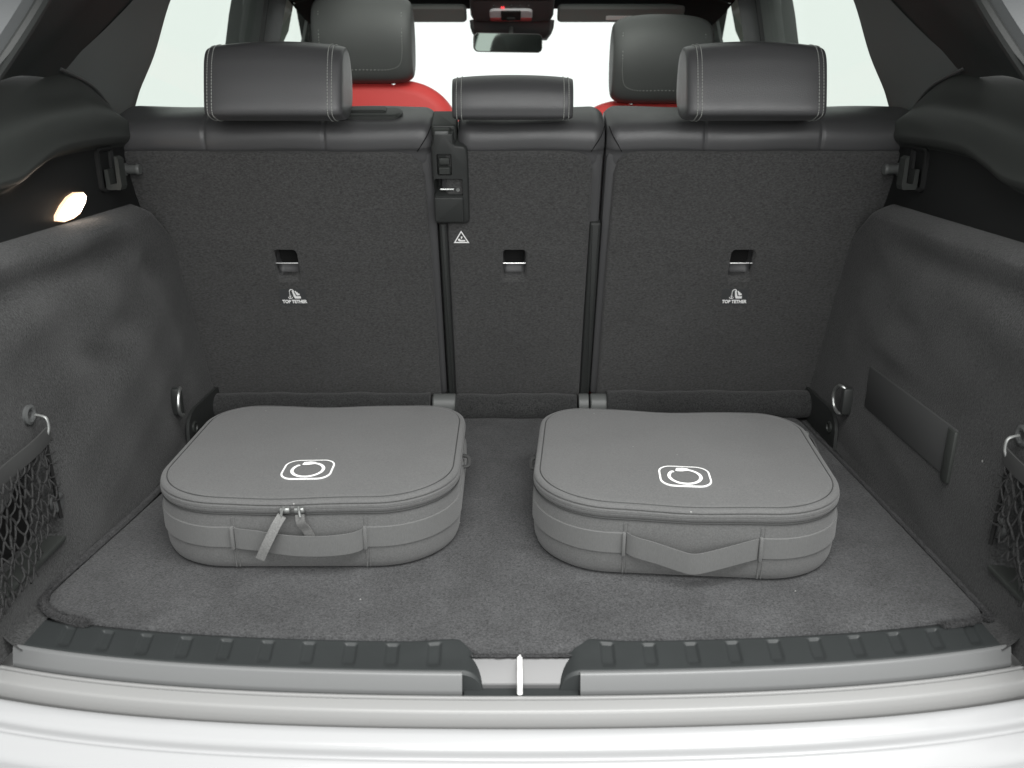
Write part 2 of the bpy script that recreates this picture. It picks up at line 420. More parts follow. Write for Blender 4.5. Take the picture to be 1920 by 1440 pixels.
def fuzz(path, n, r, ln):
    for _ in range(n):
        p = path[random.randrange(len(path))] + Vector((random.uniform(-1, 1), random.uniform(-1, 1), random.uniform(0, 1)))*r
        d = Vector((random.gauss(0, 1), random.gauss(0, 1), abs(random.gauss(0, 1)))).normalized()*ln*random.uniform(.5, 1.3)
        e = d.orthogonal().normalized()*.00035
        q.add([p-e, p+e, p+d], [[0, 1, 2]])
fuzz(sp, 5200, .005, .0042)
obj('binding', q, M['binding'], bm_t)
q = MB()
sp = spline([(.551, 1.50, .006), (.561, 1.2, .007), (.569, .90, .007), (.562, .868, .0065)], 70)
q.tube(sp, lambda i: .0036*(1 + random.uniform(-.2, .2)), 7); fuzz(sp, 3200, .0035, .0036)
sp = spline([(.555, .866, .006), (.53, .858, .006), (.505, .853, .006)], 12)
q.tube(sp, lambda i: .0038*(1 + random.uniform(-.3, .3)), 7); fuzz(sp, 500, .004, .006)
obj('binding', q, M['binding'], bm_t)
q = MB(); sp = [Vector((x, sarc(x) + .0275 + .001*random.random(), .004)) for x in [-.045 + .11*i/40 for i in range(41)]]
q.tube(sp, lambda i: .0016*(1+random.uniform(-.4, .4)), 5); fuzz(sp, 420, .0015, .0035)
obj('frayed_edge', q, M['binding'], bm_t)

# ------------------------------------------------------------------ side linings (left one built, right one mirrored in shape)
def wall_x(y, z, side):
    d0 = d = .577 + .004*z/.4
    d -= .016*math.exp(-((y-1.24)/.16)**2 - ((z-.21)/.10)**2)           # wheel arch swell
    d += .014*math.exp(-((z-.374)/.018)**2)*(1-ss(y, 1.22, 1.40))         # soft groove under the rim
    d += .010*math.exp(-((z-.335)/.025)**2)*math.exp(-((y-1.36)/.05)**2)
    d += .008*math.exp(-((z-.275)/.02)**2 - ((y-1.22)/.05)**2)
    d += .012*math.exp(-((z-.20)/.06)**2)*(1-ss(y, .93, 1.06))
    d -= .006*math.exp(-((z-.33)/.03)**2)*(1-ss(y, 1.1, 1.3))
    d += .0022*(math.sin(y*41+z*23) + math.sin(y*23-z*57+1.3))
    if side > 0: d = d0 + (d-d0)*.42
    d += (.006 if side < 0 else 0)*math.exp(-((y-1.13)/.06)**2 - ((z-.25+(y-1.13)*.3)/.020)**2)
    if side > 0: d = d0 + (d-d0)*(1 - math.exp(-((y-1.168)/.20)**6 - ((z-.146)/.065)**6))
    ye = 1.575 - .333*max(0, z-.03); d = d0 + (d-d0)*(1-ss(y, ye-.15, ye-.03))
    py = .972 if side < 0 else .900
    d += .040*(1-ss(y, py-.006, py+.004))*ss(z, .055, .063)*(1-ss(z, .165-.10*(py-y)/.2, .185-.10*(py-y)/.2))   # net pocket
    return d
def side_wall(side, parent):
    q = MB(); nu, nv = 170, 110
    def fn(a, b):
        z = -.012 + .437*b
        ye = 1.575 - .333*max(0, z-.03) + .03*ss(z, .0, -.012)
        ye -= .055*ss(z, .325, .425)**2
        y = .765 + (ye + .03 - .765)*a
        d = wall_x(y, z, side)
        over = max(0, y - (ye - .012)); d += over*over*18
        zo = max(0, z - .407); d += zo*zo*70
        if z < .012: d -= .004*(1 - (z+.012)/.024)
        # near end of the lining sweeps inwards towards the sill
        return (side*d, y, z)
    q.grid(nu, nv, fn)
    # turn the rims outwards so that the panel has depth
    q.grid(nu, 1, lambda a, b: (lambda p: (p[0] + side*.07*b, p[1], p[2]))(fn(a, 1)))
    q.grid(1, nv, lambda a, b: (lambda p: (p[0] + side*.07*a, p[1], p[2]))(fn(1, b)))
    return obj('carpet_lining', q, M['lining'], parent, ang=60)
def upper_trim(side, parent):
    q = MB()
    #  y,   z top, z ledge, ledge x
    st = [(.78, .575, .487, .600), (.95, .590, .490, .600), (1.03, .602, .493, .601), (1.075, .607, .497, .601), (1.12, .611, .510, .602), (1.18, .617, .524, .602),
          (1.26, .622, .528, .602), (1.32, .624, .5285, .603), (1.38, .610, .528, .606), (1.44, .583, .526, .610), (1.475, .560, .523, .616), (1.49, .545, .520, .63)]
    rows = []
    for y, zt, zl, xl in st:
        rows.append([Vector(p) for p in [(.72, y, zt+.004), (.665, y, zt+.002), (.648, y, zt-.004), (.628, y, zt-.028), (xl+.006, y, (zt+zl)/2-.004), (xl, y, zl+.012),
                     (xl-.001, y, zl+.003), (xl+.004, y, zl-.005), (.618, y, zl-.010), (.622, y, zl-.022), (.622, y, .45), (.620, y, .415)]])
    cols = [spline(r, 5) for r in rows]
    dense = []
    for j in range(len(cols[0])):
        dense.append(spline([c[j] for c in cols], 8))
    secs = [[(side*dense[j][i].x, dense[j][i].y, dense[j][i].z) for j in range(len(dense))] for i in range(len(dense[0]))]
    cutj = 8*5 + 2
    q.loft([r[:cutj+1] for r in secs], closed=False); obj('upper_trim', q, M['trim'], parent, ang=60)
    q = MB(); q.loft([r[cutj:] for r in secs], closed=False); return obj('lower_trim', q, M['trim_shaded'], parent, ang=60)

def dring(side, parent, y, z):
    d = 1 if side > 0 else -1                              # the ring folds to the far side on one wall, to the near side on the other
    b = MB(); b.box((side*.5725, y, z), (.020, .013, .048), .004); obj('lashing_base', b, M['plastic'], parent)
    r = MB(); r.tube([(side*xx, y + d*a, z + c) for xx, a, c in [tuple(v) for v in spline([Vector(p) for p in [(.568, 0, .021), (.562, .004, .025), (.560, .016, .022), (.559, .026, .010), (.559, .028, -.004), (.560, .020, -.018), (.562, .006, -.024), (.568, 0, -.021)]], 6)]], .0030, 8)
    return r

def lathe_along(q, c, axis, prof, n=20):
    T = frame(c, Vector(axis).orthogonal(), Vector(axis).cross(Vector(axis).orthogonal()))
    q.loft([[(r*math.cos(2*PI*k/n), r*math.sin(2*PI*k/n), h) for k in range(n)] for r, h in prof], T=T)

for side, word in ((-1, 'left'), (1, 'right')):
    lab = 'dark carpeted side lining with a lit warm lamp above it' if side < 0 else 'dark carpeted side lining with a rectangular flat flap in it'
    t = thing('side_lining', lab, 'side panel', (side*.6, 1.2, 0), 'side linings of the boot')
    side_wall(side, t); upper_trim(side, t)
    # corner carpet at the sill end
    q = MB()
    st = [(.765, .648), (.80, .63), (.84, .606), (.868, .586), (.885, .573)]
    def corner(a, b, side=side):
        # a: across from the sill end to the wall, b: up
        y = .812 + .075*a; xi = .553 + .004*a
        x = xi + (.63-xi)*b; z = .002 + .05*b*b + .012*b*(1-a)
        return (side*x, y + .035*b, z)
    q.grid(16, 16, corner); obj('corner_carpet', q, M['lining'], t)
    # bag hook in its recess
    hx = side*.619
    q = MB(); T = frame((hx, 1.338, .486), (0, -side, 0), (0, 0, 1))
    q.slab(rrect(.052, .066, .008), [(0, -.010), (0, .002), (.003, .0035), (.0065, .0008), (.008, -.008)], T=T)
    r = obj('hook_surround', q, M['trim_shaded'], t)
    q = MB(); J = [(.001, .000), (.001, -.030), (.022, -.030), (.0245, -.024), (.0245, .016), (.019, .020), (.018, -.020), (.008, -.022), (.0065, .000)]
    q.plate([T @ Vector((-.011, b, a)) for a, b in J], T.to_3x3() @ Vector((.020, 0, 0)))
    obj('bag_hook', q, M['trim'], t, ang=20)
    # seat lock stub
    q = MB(); lathe_along(q, (side*.622, 1.412, .4795), (-side, 0, 0), [(.010, -.004), (.010, .001), (.0076, .002), (.0076, .0175), (.0088, .018), (.0088, .0215), (.0075, .0235)]); obj('lock_stub', q, M['hinge'], t)
    # lashing eye
    y = 1.368
    rg = dring(side, t, y, .098); obj('lashing_ring', rg, M['steel'], t)
    # corner bracket with a round plug
    q = MB()
    zz = [(1.395, -.006), (1.60, -.006), (1.60, .055), (1.44, .060), (1.42, .056), (1.404, .045), (1.397, .028)]
    q.plate([(side*.5755, yy, z) for yy, z in zz], (-side*.0055, 0, 0)); obj('corner_bracket', q, M['plastic'], t)
    q = MB(); lathe_along(q, (side*.570, 1.424, .028), (-side, 0, 0), [(.011, -.001), (.011, .002), (.008, .003), (.007, .0005)]); obj('bracket_plug', q, M['trim'], t)
    # net pocket floor edge
    py = .972 if side < 0 else .900
    q = MB(); q.box((side*.595, py-.11, .056), (.044, .225, .007), .002); obj('pocket_ledge', q, M['trim'], t)
    q = MB(); q.box((side*.6145, py-.115, .10), (.006, .22, .10), .002); obj('pocket_back', q, M['black'], t)
    if side < 0:
        q = MB(); T = frame((-.6185, 1.220, .4555), (0, 1, 0), (0, 0, 1))
        q.slab([(.000+a, b) for a, b in [(-0.033, -0.0265), (-0.007, -0.0255), (0.013, -0.0215), (0.032, -0.0095), (0.038, -0.0005), (0.032, 0.0045), (0.01, 0.0065), (-0.011, 0.0025), (-0.032, -0.0065), (-0.05, -0.0175), (-0.052, -0.0225)]][::1],
               [(0, -.004), (0, .001), (.002, .003), (.005, .004)], T=T)
        lo = obj('boot_lamp', q, M['lamp'], t)
        q = MB(); q.slab([(-0.033, -0.0265), (-0.007, -0.0255), (0.013, -0.0215), (0.032, -0.0095), (0.038, -0.0005), (0.032, 0.0045), (0.01, 0.0065), (-0.011, 0.0025), (-0.032, -0.0065), (-0.05, -0.0175), (-0.052, -0.0225)], [(-.0012, -.004), (-.0012, .0008), (.0006, .0014)], T=T); obj('lamp_glow', q, M['lamp_glow'], lo)
    else:
        T = frame((.5815, 1.168, .146), (0, 1, 0), (0, 0, 1))
        q = MB(); q.slab(rrect(.285, .071, .004), [(0, .004), (0, -.003), (.0012, -.0045), (.002, -.005)][::1], T=T @ Matrix.Rotation(-.008, 4, 'Z')); obj('flap', q, M['flapmat'], t)
        q = MB(); q.box((.5775, 1.034, .144), (.008, .020, .074), .0025); obj('flap_hinge', q, M['trim'], t)

# ------------------------------------------------------------------ cargo nets
def net(side, y0, label):
    t = thing('cargo_net', label, 'net', (side*.575, y0, .06), 'elastic nets over the side pockets')
    x = side*.574
    q = MB(); lathe_along(q, (side*(wall_x(y0, .228, side)-.0005), y0, .228), (-side, 0, 0), [(.0125, -.003), (.0125, .002), (.009, .0035), (.006, .002), (.005, -.004)]); obj('plug', q, M['button'], t); q = MB()
    lathe_along(q, (side*(wall_x(y0+.012, .108, side)-.0005), y0+.004, .108), (-side, 0, 0), [(.0125, -.003), (.0125, .002), (.009, .0035), (.002, .0035)]); obj('plug', q, M['button'], t)
    q = MB(); q.tube(spline([(x+side*.004, y0, .228), (x-side*.008, y0, .224), (x-side*.010, y0-.001, .212), (x-side*.008, y0-.003, .203)], 6), .0018, 8); obj('net_hook', q, M['steel'], t)
    q = MB(); q.tube([(x-side*.004, y0-.003, .205), (x-side*.003, y0+.0005, .10), (x-side*.003, y0+.001, .088)], .0026, 8); obj('side_rod', q, M['black'], t)
    q = MB(); secs = []
    for i in range(25):
        f = i/24; y = y0 + .004 - .20*f; zc = .203 - .020*f; xx = x - side*(.008 + .002*math.sin(f*9))
        secs.append([(xx, y, zc-.010), (xx-side*.001, y, zc), (xx, y, zc+.010), (xx+side*.002, y, zc+.010), (xx+side*.002, y, zc-.010)])
    q.loft(secs); obj('elastic_band', q, M['bagpipe'], t)
    q = MB(); dy, dz = .0142, .0165; rows, cols = 10, 15; P = {}
    for i in range(rows):
        for j in range(cols):
            f = (j + .5*(i % 2))*dy
            P[i, j] = Vector((x - side*(.006 + random.uniform(-.003, .003)), y0 - .003 - f - .0035*i*.3 + random.uniform(-.0014, .0014), .196 - i*dz*.93 - f*.10 + random.uniform(-.0014, .0014)))
    def cordseg(a, b):
        m = (a+b)/2 + Vector((-side*random.uniform(0, .003), random.uniform(-.0025, .0025), -random.uniform(.0, .003)))
        q.tube(spline([a, m, b], 3), lambda i: .0012*(1 + random.uniform(-.25, .25)), 5)
    for i in range(rows-1):
        for j in range(cols):
            if i >= 6 and j < (i-5)*1.4: continue
            cordseg(P[i, j], P[i+1, j])
            k = j+1 if i % 2 else j-1
            if (i+1, k) in P: cordseg(P[i, j], P[i+1, k])
    for i in range(rows-1):                                   # frayed loops round the rod
        if i < 6:
            a = P[i, 0]; cordseg(a, Vector((x-side*.006, y0+.007+random.uniform(-.002, .006), a.z-.004)))
    obj('mesh', q, M['cord'], t)
net(-1, .966, 'black knotted net hooked below the carpeted side with the lit lamp')
net(1, .900, 'black knotted net hooked beside the flat flap, mostly cut off by the picture edge')

# ------------------------------------------------------------------ rear seat backs
O0 = Vector((0, 1.58, .03))
TS = frame(O0, (1, 0, 0), (0, -.3162, .9487))              # u across, v up the backrest, n out to the boot
def sp_(u, w, n=0): return TS @ Vector((u, w, n))
def seat_body(q, u0, u1, w1, r):
    o_ = densify(rrect(u1-u0, w1, (r, r, .012, .012), 6, ((u0+u1)/2, w1/2)), .03)
    q.slab(o_, [(.012, -.115), (0, -.10), (0, -.012), (.0025, -.005), (.008, -.0022)], T=TS)
def band(q, u0, u1, seams, w0=.500, rise=0):
    prof = spline([(.0005, w0), (.0048, w0+.010), (.0030, w0+.025), (-.0055, w0+.038), (-.022, w0+.0455+rise), (-.056, w0+.047+rise), (-.098, w0+.041), (-.112, w0+.022), (-.112, w0-.04), (-.06, w0-.06), (-.008, w0-.03)], 5, closed=True)
    cx = sum(p.x for p in prof)/len(prof); cy = sum(p.y for p in prof)/len(prof)
    us = []; n = 70
    for i in range(n+1):
        us.append(u0 + (u1-u0)*(0.5-.5*math.cos(PI*i/n)))
    for s_ in seams: us += [s_-.006, s_-.0035, s_-.0018, s_, s_+.0018, s_+.0035, s_+.006]
    us = sorted(set(us)); secs = []
    for u in us:
        e = min(u-u0, u1-u)
        k = 1 - .22*(1 - min(1, e/.022))**2.4
        for s_ in seams: k -= .042*math.exp(-((u-s_)/.0026)**2)
        kn = 1.0
        secs.append([(u, cy + (p.y-cy)*k + .0012*math.sin(u*31+p.x*40), cx + (p.x-cx)*k) for p in prof])
    q.loft(secs, T=TS)
def carpet(name, outline, parent, holes):
    q = MB(); od = densify(outline, .02)
    q.slab(od, [(.004, -.008), (0, -.003), (0, .0015), (.0010, .0050), (.0034, .0073), (.009, .0082)], T=TS)
    o = obj(name, q, M['felt'], parent)
    for (u, w) in holes:
        k = MB()
        secs = [[(u+p[0]*a + dx, w + p[1]*b + dy, n) for p in rrect(2, 2, .35, 4)] for a, b, dx, dy, n in ((.0245, .0335, 0, 0, .014), (.0228, .0322, 0, 0, .0082), (.0207, .0297, 0, .001, .0050), (.0195, .0270, 0, .002, -.002), (.0185, .0240, 0, .005, -.010), (.0175, .0190, 0, .010, -.022))]
        k.loft(secs, T=TS); cut(o, k); cut(LC, k)
    return o
def tether(u, w, parent):
    q = MB()
    q.add([sp_(u-.018, w-.009, -.0213), sp_(u+.018, w-.009, -.0213), sp_(u+.018, w+.030, -.0213), sp_(u-.018, w+.030, -.0213)], [[0, 1, 2, 3]])
    obj('tether_well_shade', q, M['black'], parent)  # black sheet gives the deep shade at the back of the pocket
    q = MB(); q.tube([sp_(u-.0195, w+.003, .0035), sp_(u+.0195, w+.003, .0035)], .0014, 8); obj('tether_bar', q, M['chrome'], parent)
def tether_label(u, w, parent, skew):
    T = TS @ Matrix.Translation((u, w, .0083))
    q = MB(); q.slab(rrect(.047, .0335, .001, 2), [(0, 0), (.0001, .0003)], T=T); lb = obj('tether_label', q, M['label'], parent)
    q = MB(); t0 = T @ Matrix.Translation((.001, -.0125, .0005))
    vs, fs = text_mesh('TOP TETHER', .0090, None, .00042)
    q.add(vs, fs, t0 @ Matrix.Diagonal((.84, 1, 1, 1)))
    t1 = T @ Matrix.Translation((.001, .004, .0004))
    def poly(pts): q.plate([(a*.001, b*.001, 0) for a, b in pts], (0, 0, .0002), T=t1)
    # child seat: tall back leaning to the left, low base, a stepped cushion, an arched strap and an anchor
    poly([(-2.2, 9), (.2, 9.6), (4.2, -2.2), (12.2, -2.2), (12.4, -7), (1.6, -7), (-.2, -3)])
    poly([(2.6, 8.4), (5, 8.8), (5.6, 6.2), (7.6, 6.4), (8, 4), (11, 3), (11, .2), (6, -.6), (4.6, 2)])
    for a in range(12):
        a0, a1 = PI*(1-a/12), PI*(1-(a+1)/12)
        c = (-2.6, 7); r0, r1 = 3.2, 4.6
        poly([(c[0]+r0*math.cos(a0), c[1]+1.2*r0*math.sin(a0)), (c[0]+r1*math.cos(a0), c[1]+1.2*r1*math.sin(a0)), (c[0]+r1*math.cos(a1), c[1]+1.2*r1*math.sin(a1)), (c[0]+r0*math.cos(a1), c[1]+1.2*r0*math.sin(a1))])
    for zz in (4.4, 2.4, .4): poly([(-7.2, zz+1.6), (-5.8, zz+1.6), (-5.8, zz+.3), (-7.2, zz+.3)])
    poly([(-7, -.2), (-5.9, -.2), (-5.9, -6.4), (-7, -6.4)]); poly([(-8.6, -1.6), (-4.3, -1.6), (-4.3, -2.7), (-8.6, -2.7)])
    for a in range(8):
        a0, a1 = PI*(1.08 + .84*a/8), PI*(1.08 + .84*(a+1)/8)
        poly([(-6.45+3.1*math.cos(a0), -3.4+3.1*math.sin(a0)), (-6.45+4.5*math.cos(a0), -3.4+4.3*math.sin(a0)), (-6.45+4.5*math.cos(a1), -3.4+4.3*math.sin(a1)), (-6.45+3.1*math.cos(a1), -3.4+3.1*math.sin(a1))])
    obj('lettering', q, M['white'], lb, smooth=False)
def headrest(parent, xc, hw, prof, stitches, m, crown=.007, p_=7, name='headrest', kmin=.86):
    
    P = spline([Vector((0, y, z)) for y, z in prof], 6, closed=True)
    cy = sum(p.y for p in P)/len(P); cz = sum(p.z for p in P)/len(P); zmin = min(p.z for p in P)
    def sec(t):
        k = max(0.0, 1-abs(t)**p_)**(1/p_)
        ky = .50+.50*k; kz = kmin + (1-kmin)*k
        return [Vector((xc + hw*t, cy + (p.y-cy)*ky, cz + (p.z-cz)*kz - crown*t*t*max(0, (p.z-zmin)/(2*(cz-zmin))))) for p in P]
    ts = [math.sin(PI/2*(i/40*2-1))for i in range(41)]
    q = MB(); q.loft([sec(t) for t in ts]); h = obj(name, q, m, parent, ang=60)
    if stitches:
        for t in stitches:
            q = MB(); s_ = sec(t); s0 = sec(0)
            c = Vector((0, cy, cz)); run = [i for i in range(len(s_))]
            # the seam runs round the whole section: dashes of thread
            L_ = 0; pts = s_ + [s_[0]]
            for i in range(len(pts)-1):
                a, b = pts[i], pts[i+1]; d = (b-a).length; k = max(1, round(d/.0052))
                for j in range(k):
                    p0 = a.lerp(b, (j+.12)/k); p1 = a.lerp(b, (j+.78)/k)
                    nrm = (p0 - Vector((p0.x, cy, cz))).normalized()*.0007
                    q.tube([p0+nrm, p1+nrm], .0007, 4)
            obj('stitching', q, M['thread'], h)
    return h, sec

PR_OUT = [(1.339, .5615), (1.3280, .571), (1.3355, .600), (1.3455, .628), (1.3555, .650), (1.370, .664), (1.391, .6695), (1.413, .669), (1.438, .655), (1.448, .620), (1.440, .585), (1.41, .563), (1.37, .5555)]
PR_CEN = [(1.364, .5585), (1.353, .570), (1.354, .588), (1.362, .606), (1.382, .6195), (1.41, .621), (1.435, .604), (1.44, .58), (1.42, .558)]
HR_M = M['leather']

# wide left section
sl = thing('rear_seat_back', 'wide rear backrest behind the lit lamp, with a release handle on its top', 'seat', tuple(O0 + Vector((-.38, 0, 0))), 'rear seat backs')
q = MB(); seat_body(q, -.66, -.1255, .515, .03); LC = obj('leather_cover', q, M['leather'], sl, ang=50); q = MB(); band(q, -.645, -.1265, [-.491, -.300]); obj('top_roll', q, M['leather'], sl, ang=50)
carpet('carpet_backing', [(-.64, .004), (-.139, .004), (-.1395, .30), (-.1425, .462), (-.148, .484), (-.163, .498), (-.185, .5025), (-.64, .504)], sl, [(-.394, .297)])
tether(-.394, .297, sl); tether_label(-.392, .234, sl, 0)
headrest(sl, -.3565, .1035, PR_OUT, (-.86, -.93, .86, .80), HR_M)
q = MB(); T = TS @ Matrix.Translation((-.233, .5482, -.045)) @ Matrix.Rotation(-PI/2, 4, 'X')
q.slab(rrect(.112, .040, .018, 8), [(0, -.006), (0, .0015), (.002, .0035), (.005, .0042)], T=T)
hs = obj('release_handle', q, M['trim'], sl); q = MB(); q.slab(rrect(.066, .022, .005), [(0, -.002), (0, .0060), (.002, .0075), (.004, .0078)], T=T @ Matrix.Translation((-.003, .003, 0))); obj('lever', q, M['trim'], hs)
# narrow middle section
sc_ = thing('rear_seat_back', 'narrow middle rear backrest with black belt guide and white warning triangle', 'seat', tuple(O0 + Vector((.01, 0, 0))), 'rear seat backs')
q = MB(); seat_body(q, -.118, .149, .515, .03); LC = obj('leather_cover', q, M['leather'], sc_, ang=50); q = MB(); band(q, -.086, .1485, []); obj('top_roll', q, M['leather'], sc_, ang=50)
carpet('carpet_backing', [(-.109, .004), (.131, .004), (.1305, .18), (.1325, .43), (.1315, .475), (.124, .494), (.105, .5025), (.08, .5045), (-.109, .5045)], sc_, [(.004, .297)])
tether(.004, .297, sc_)
for a, b in ((-.1235, -.1105), (.1325, .1505)):
    q = MB(); q.slab(rrect(b-a, .376, .003, 3, ((a+b)/2, .190)), [(0, -.03), (0, .005), (.002, .0075), (.004, .008)], T=TS); obj('edge_strip', q, M['plastic'], sc_)
headrest(sc_, .001, .0925, PR_CEN, (-.84, -.92, .84, .92), HR_M, crown=.004, p_=5)
q = MB(); lw = TS @ Matrix.Translation((-.0866, .351, .0084))
tri = [(0, .0148), (-.0135, -.0088), (.0135, -.0088)]
for i in range(3):
    a, b = Vector(tri[i]), Vector(tri[(i+1) % 3]); q.plate([(*a, 0), (*b, 0), (*(b*.74), 0), (*(a*.74), 0)], (0, 0, .0003), T=lw)
q.plate([(-.0058, -.0012, 0), (-.0035, -.0005, 0), (-.001, -.0030, 0), (.0060, -.0030, 0), (.0070, -.0048, 0), (.005, -.0058, 0), (-.003, -.0058, 0), (-.0058, -.0040, 0)], (0, 0, .0003), T=lw)
q.plate([(-.001, .0030, 0), (.0012, .0042, 0), (.0020, .0022, 0), (.0005, -.0012, 0), (-.0006, -.0005, 0)], (0, 0, .0003), T=lw)
obj('warning_label', q, M['white'], sc_, smooth=False)
# belt guide
q = MB()
ol = [(-.1285, .384), (-.126, .3805), (-.080, .3805), (-.0735, .383), (-.071, .390), (-.0705, .500), (-.0725, .512), (-.077, .5165), (-.0905, .518), (-.0925, .522), (-.0925, .538), (-.1245, .538), (-.1265, .522), (-.1295, .516), (-.1295, .460), (-.127, .440), (-.1285, .43)]
q.slab(densify(ol, .012), [(0, -.04), (0, .0105), (.0015, .0135), (.003, .0145)], T=TS)
bgd = obj('belt_guide', q, M['plastic'], sc_)
k = MB(); k.slab(rrect(.046, .030, .003, 3, (-.1035, .447)), [(0, .02), (0, .014), (.004, -.016)], T=TS); cut(bgd, k)
k = MB(); k.slab(rrect(.024, .036, .002, 3, (-.109, .486)), [(0, .02), (0, .014), (.002, .0065)], T=TS); cut(bgd, k)
q = MB(); q.slab(rrect(.048, .044, .003, 3, (-.1042, .4085)), [(0, .010), (0, .0180), (.0015, .0197), (.003, .0200)], T=TS); obj('cover_cap', q, M['plastic'], bgd)
q = MB(); q.slab(rrect(.019, .012, .0015, 3, (-.109, .4755)), [(0, .004), (0, .0150), (.0015, .0168)], T=TS); q.box((-.109, .4905, .0095), (.017, .011, .006), .0015, T=TS); obj('release_button', q, M['trim'], bgd)
q = MB(); q.tube([sp_(-.118, .4405, .008), sp_(-.096, .4405, .008)], .0020, 8)
q.tube([sp_(-.089, .440, .002), sp_(-.089, .440, .009)], .0032, 10); obj('latch', q, M['steel'], bgd)
# guide head lying over the seat top
q = MB(); Th = TS @ Matrix.Translation((-.1085, .5405, -.028)) @ Matrix.Rotation(-PI/2+.12, 4, 'X')
q.slab(rrect(.040, .052, .005, 4), [(0, -.03), (0, .004), (.0015, .0062), (.003, .0068)], T=Th)
gh = obj('guide_head', q, M['trim'], bgd)
q = MB(); q.slab(rrect(.028, .030, .003, 3, (-.111, .527)), [(0, -.005), (0, .010), (.0015, .0125), (.005, .0128), (.0065, .0105)], T=TS); obj('belt_slot', q, M['trim'], bgd)
q = MB(); q.slab(rrect(.021, .011, .001, 3, (-.111, .535)), [(0, .0), (0, .0132), (.001, .0138)], T=TS); obj('belt_slot_lip', q, M['hinge'], bgd)
# wide right section
sr = thing('rear_seat_back', 'wide rear backrest beside the flap side, with one tether label and no handle', 'seat', tuple(O0 + Vector((.40, 0, 0))), 'rear seat backs')
q = MB(); seat_body(q, .1515, .68, .515, .03); LC = obj('leather_cover', q, M['leather'], sr, ang=50); q = MB(); band(q, .1525, .665, [.308, .494]); obj('top_roll', q, M['leather'], sr, ang=50)
carpet('carpet_backing', [(.1655, .004), (.66, .004), (.66, .5045), (.205, .5035), (.183, .499), (.172, .488), (.1665, .465), (.1645, .30)], sr, [(.401, .297)])
tether(.401, .297, sr); tether_label(.399, .234, sr, 0)
headrest(sr, .3655, .1045, PR_OUT, (.86, .93, -.86, -.80), HR_M)
def seam(pts, parent):
    q = MB(); q.tube(spline([sp_(*p) for p in pts], 6), .0008, 6); obj('seam', q, M['black'], parent)
seam([(-.1290, .541, -.008), (-.1345, .530, .0012), (-.144, .516, .0046), (-.152, .504, .0035)], sl)
seam([(.1470, .541, -.008), (.1425, .530, .0012), (.134, .516, .0046), (.127, .504, .0035)], sc_)
seam([(.1545, .541, -.008), (.1600, .530, .0012), (.169, .516, .0046), (.176, .504, .0035)], sr)
# hinge covers at the foot of the backrests
def roll(u0, u1, parent, y=1.548, z=.024, r=.026, sag=0):
    q = MB(); secs = []; n = 40
    for i in range(n+1):
        f = i/n; x = u0 + (u1-u0)*f
        rr = r*(1 + .04*math.sin(x*37) + .03*math.sin(x*83+1))
        secs.append([(x, y + rr*1.05*math.cos(a), z + rr*math.sin(a) + sag*math.sin(f*PI)*(-1)) for a in [2*PI*k/20 for k in range(20)]])
    q.loft(secs); obj('hinge_cover', q, M['lining'], parent, ang=60)
roll(-.60, -.158, sl, r=.024, z=.024)
roll(-.106, .124, sc_, y=1.545, z=.021, r=.026)
roll(.183, .60, sr, r=.026, z=.026)
for x, w_, par in ((-.130, .046, sl), (.138, .020, sc_), (.167, .032, sr)):
    q = MB(); q.loft([[(x+w_*(f-.5), 1.553 + .021*k*math.cos(a), .020 + .025*k*math.sin(a)) for a in [2*PI*j/18 for j in range(18)]] for f, k in ((0, .9), (.06, 1), (.94, 1), (1, .9))])
    obj('hinge_cap', q, M['hinge'], par)

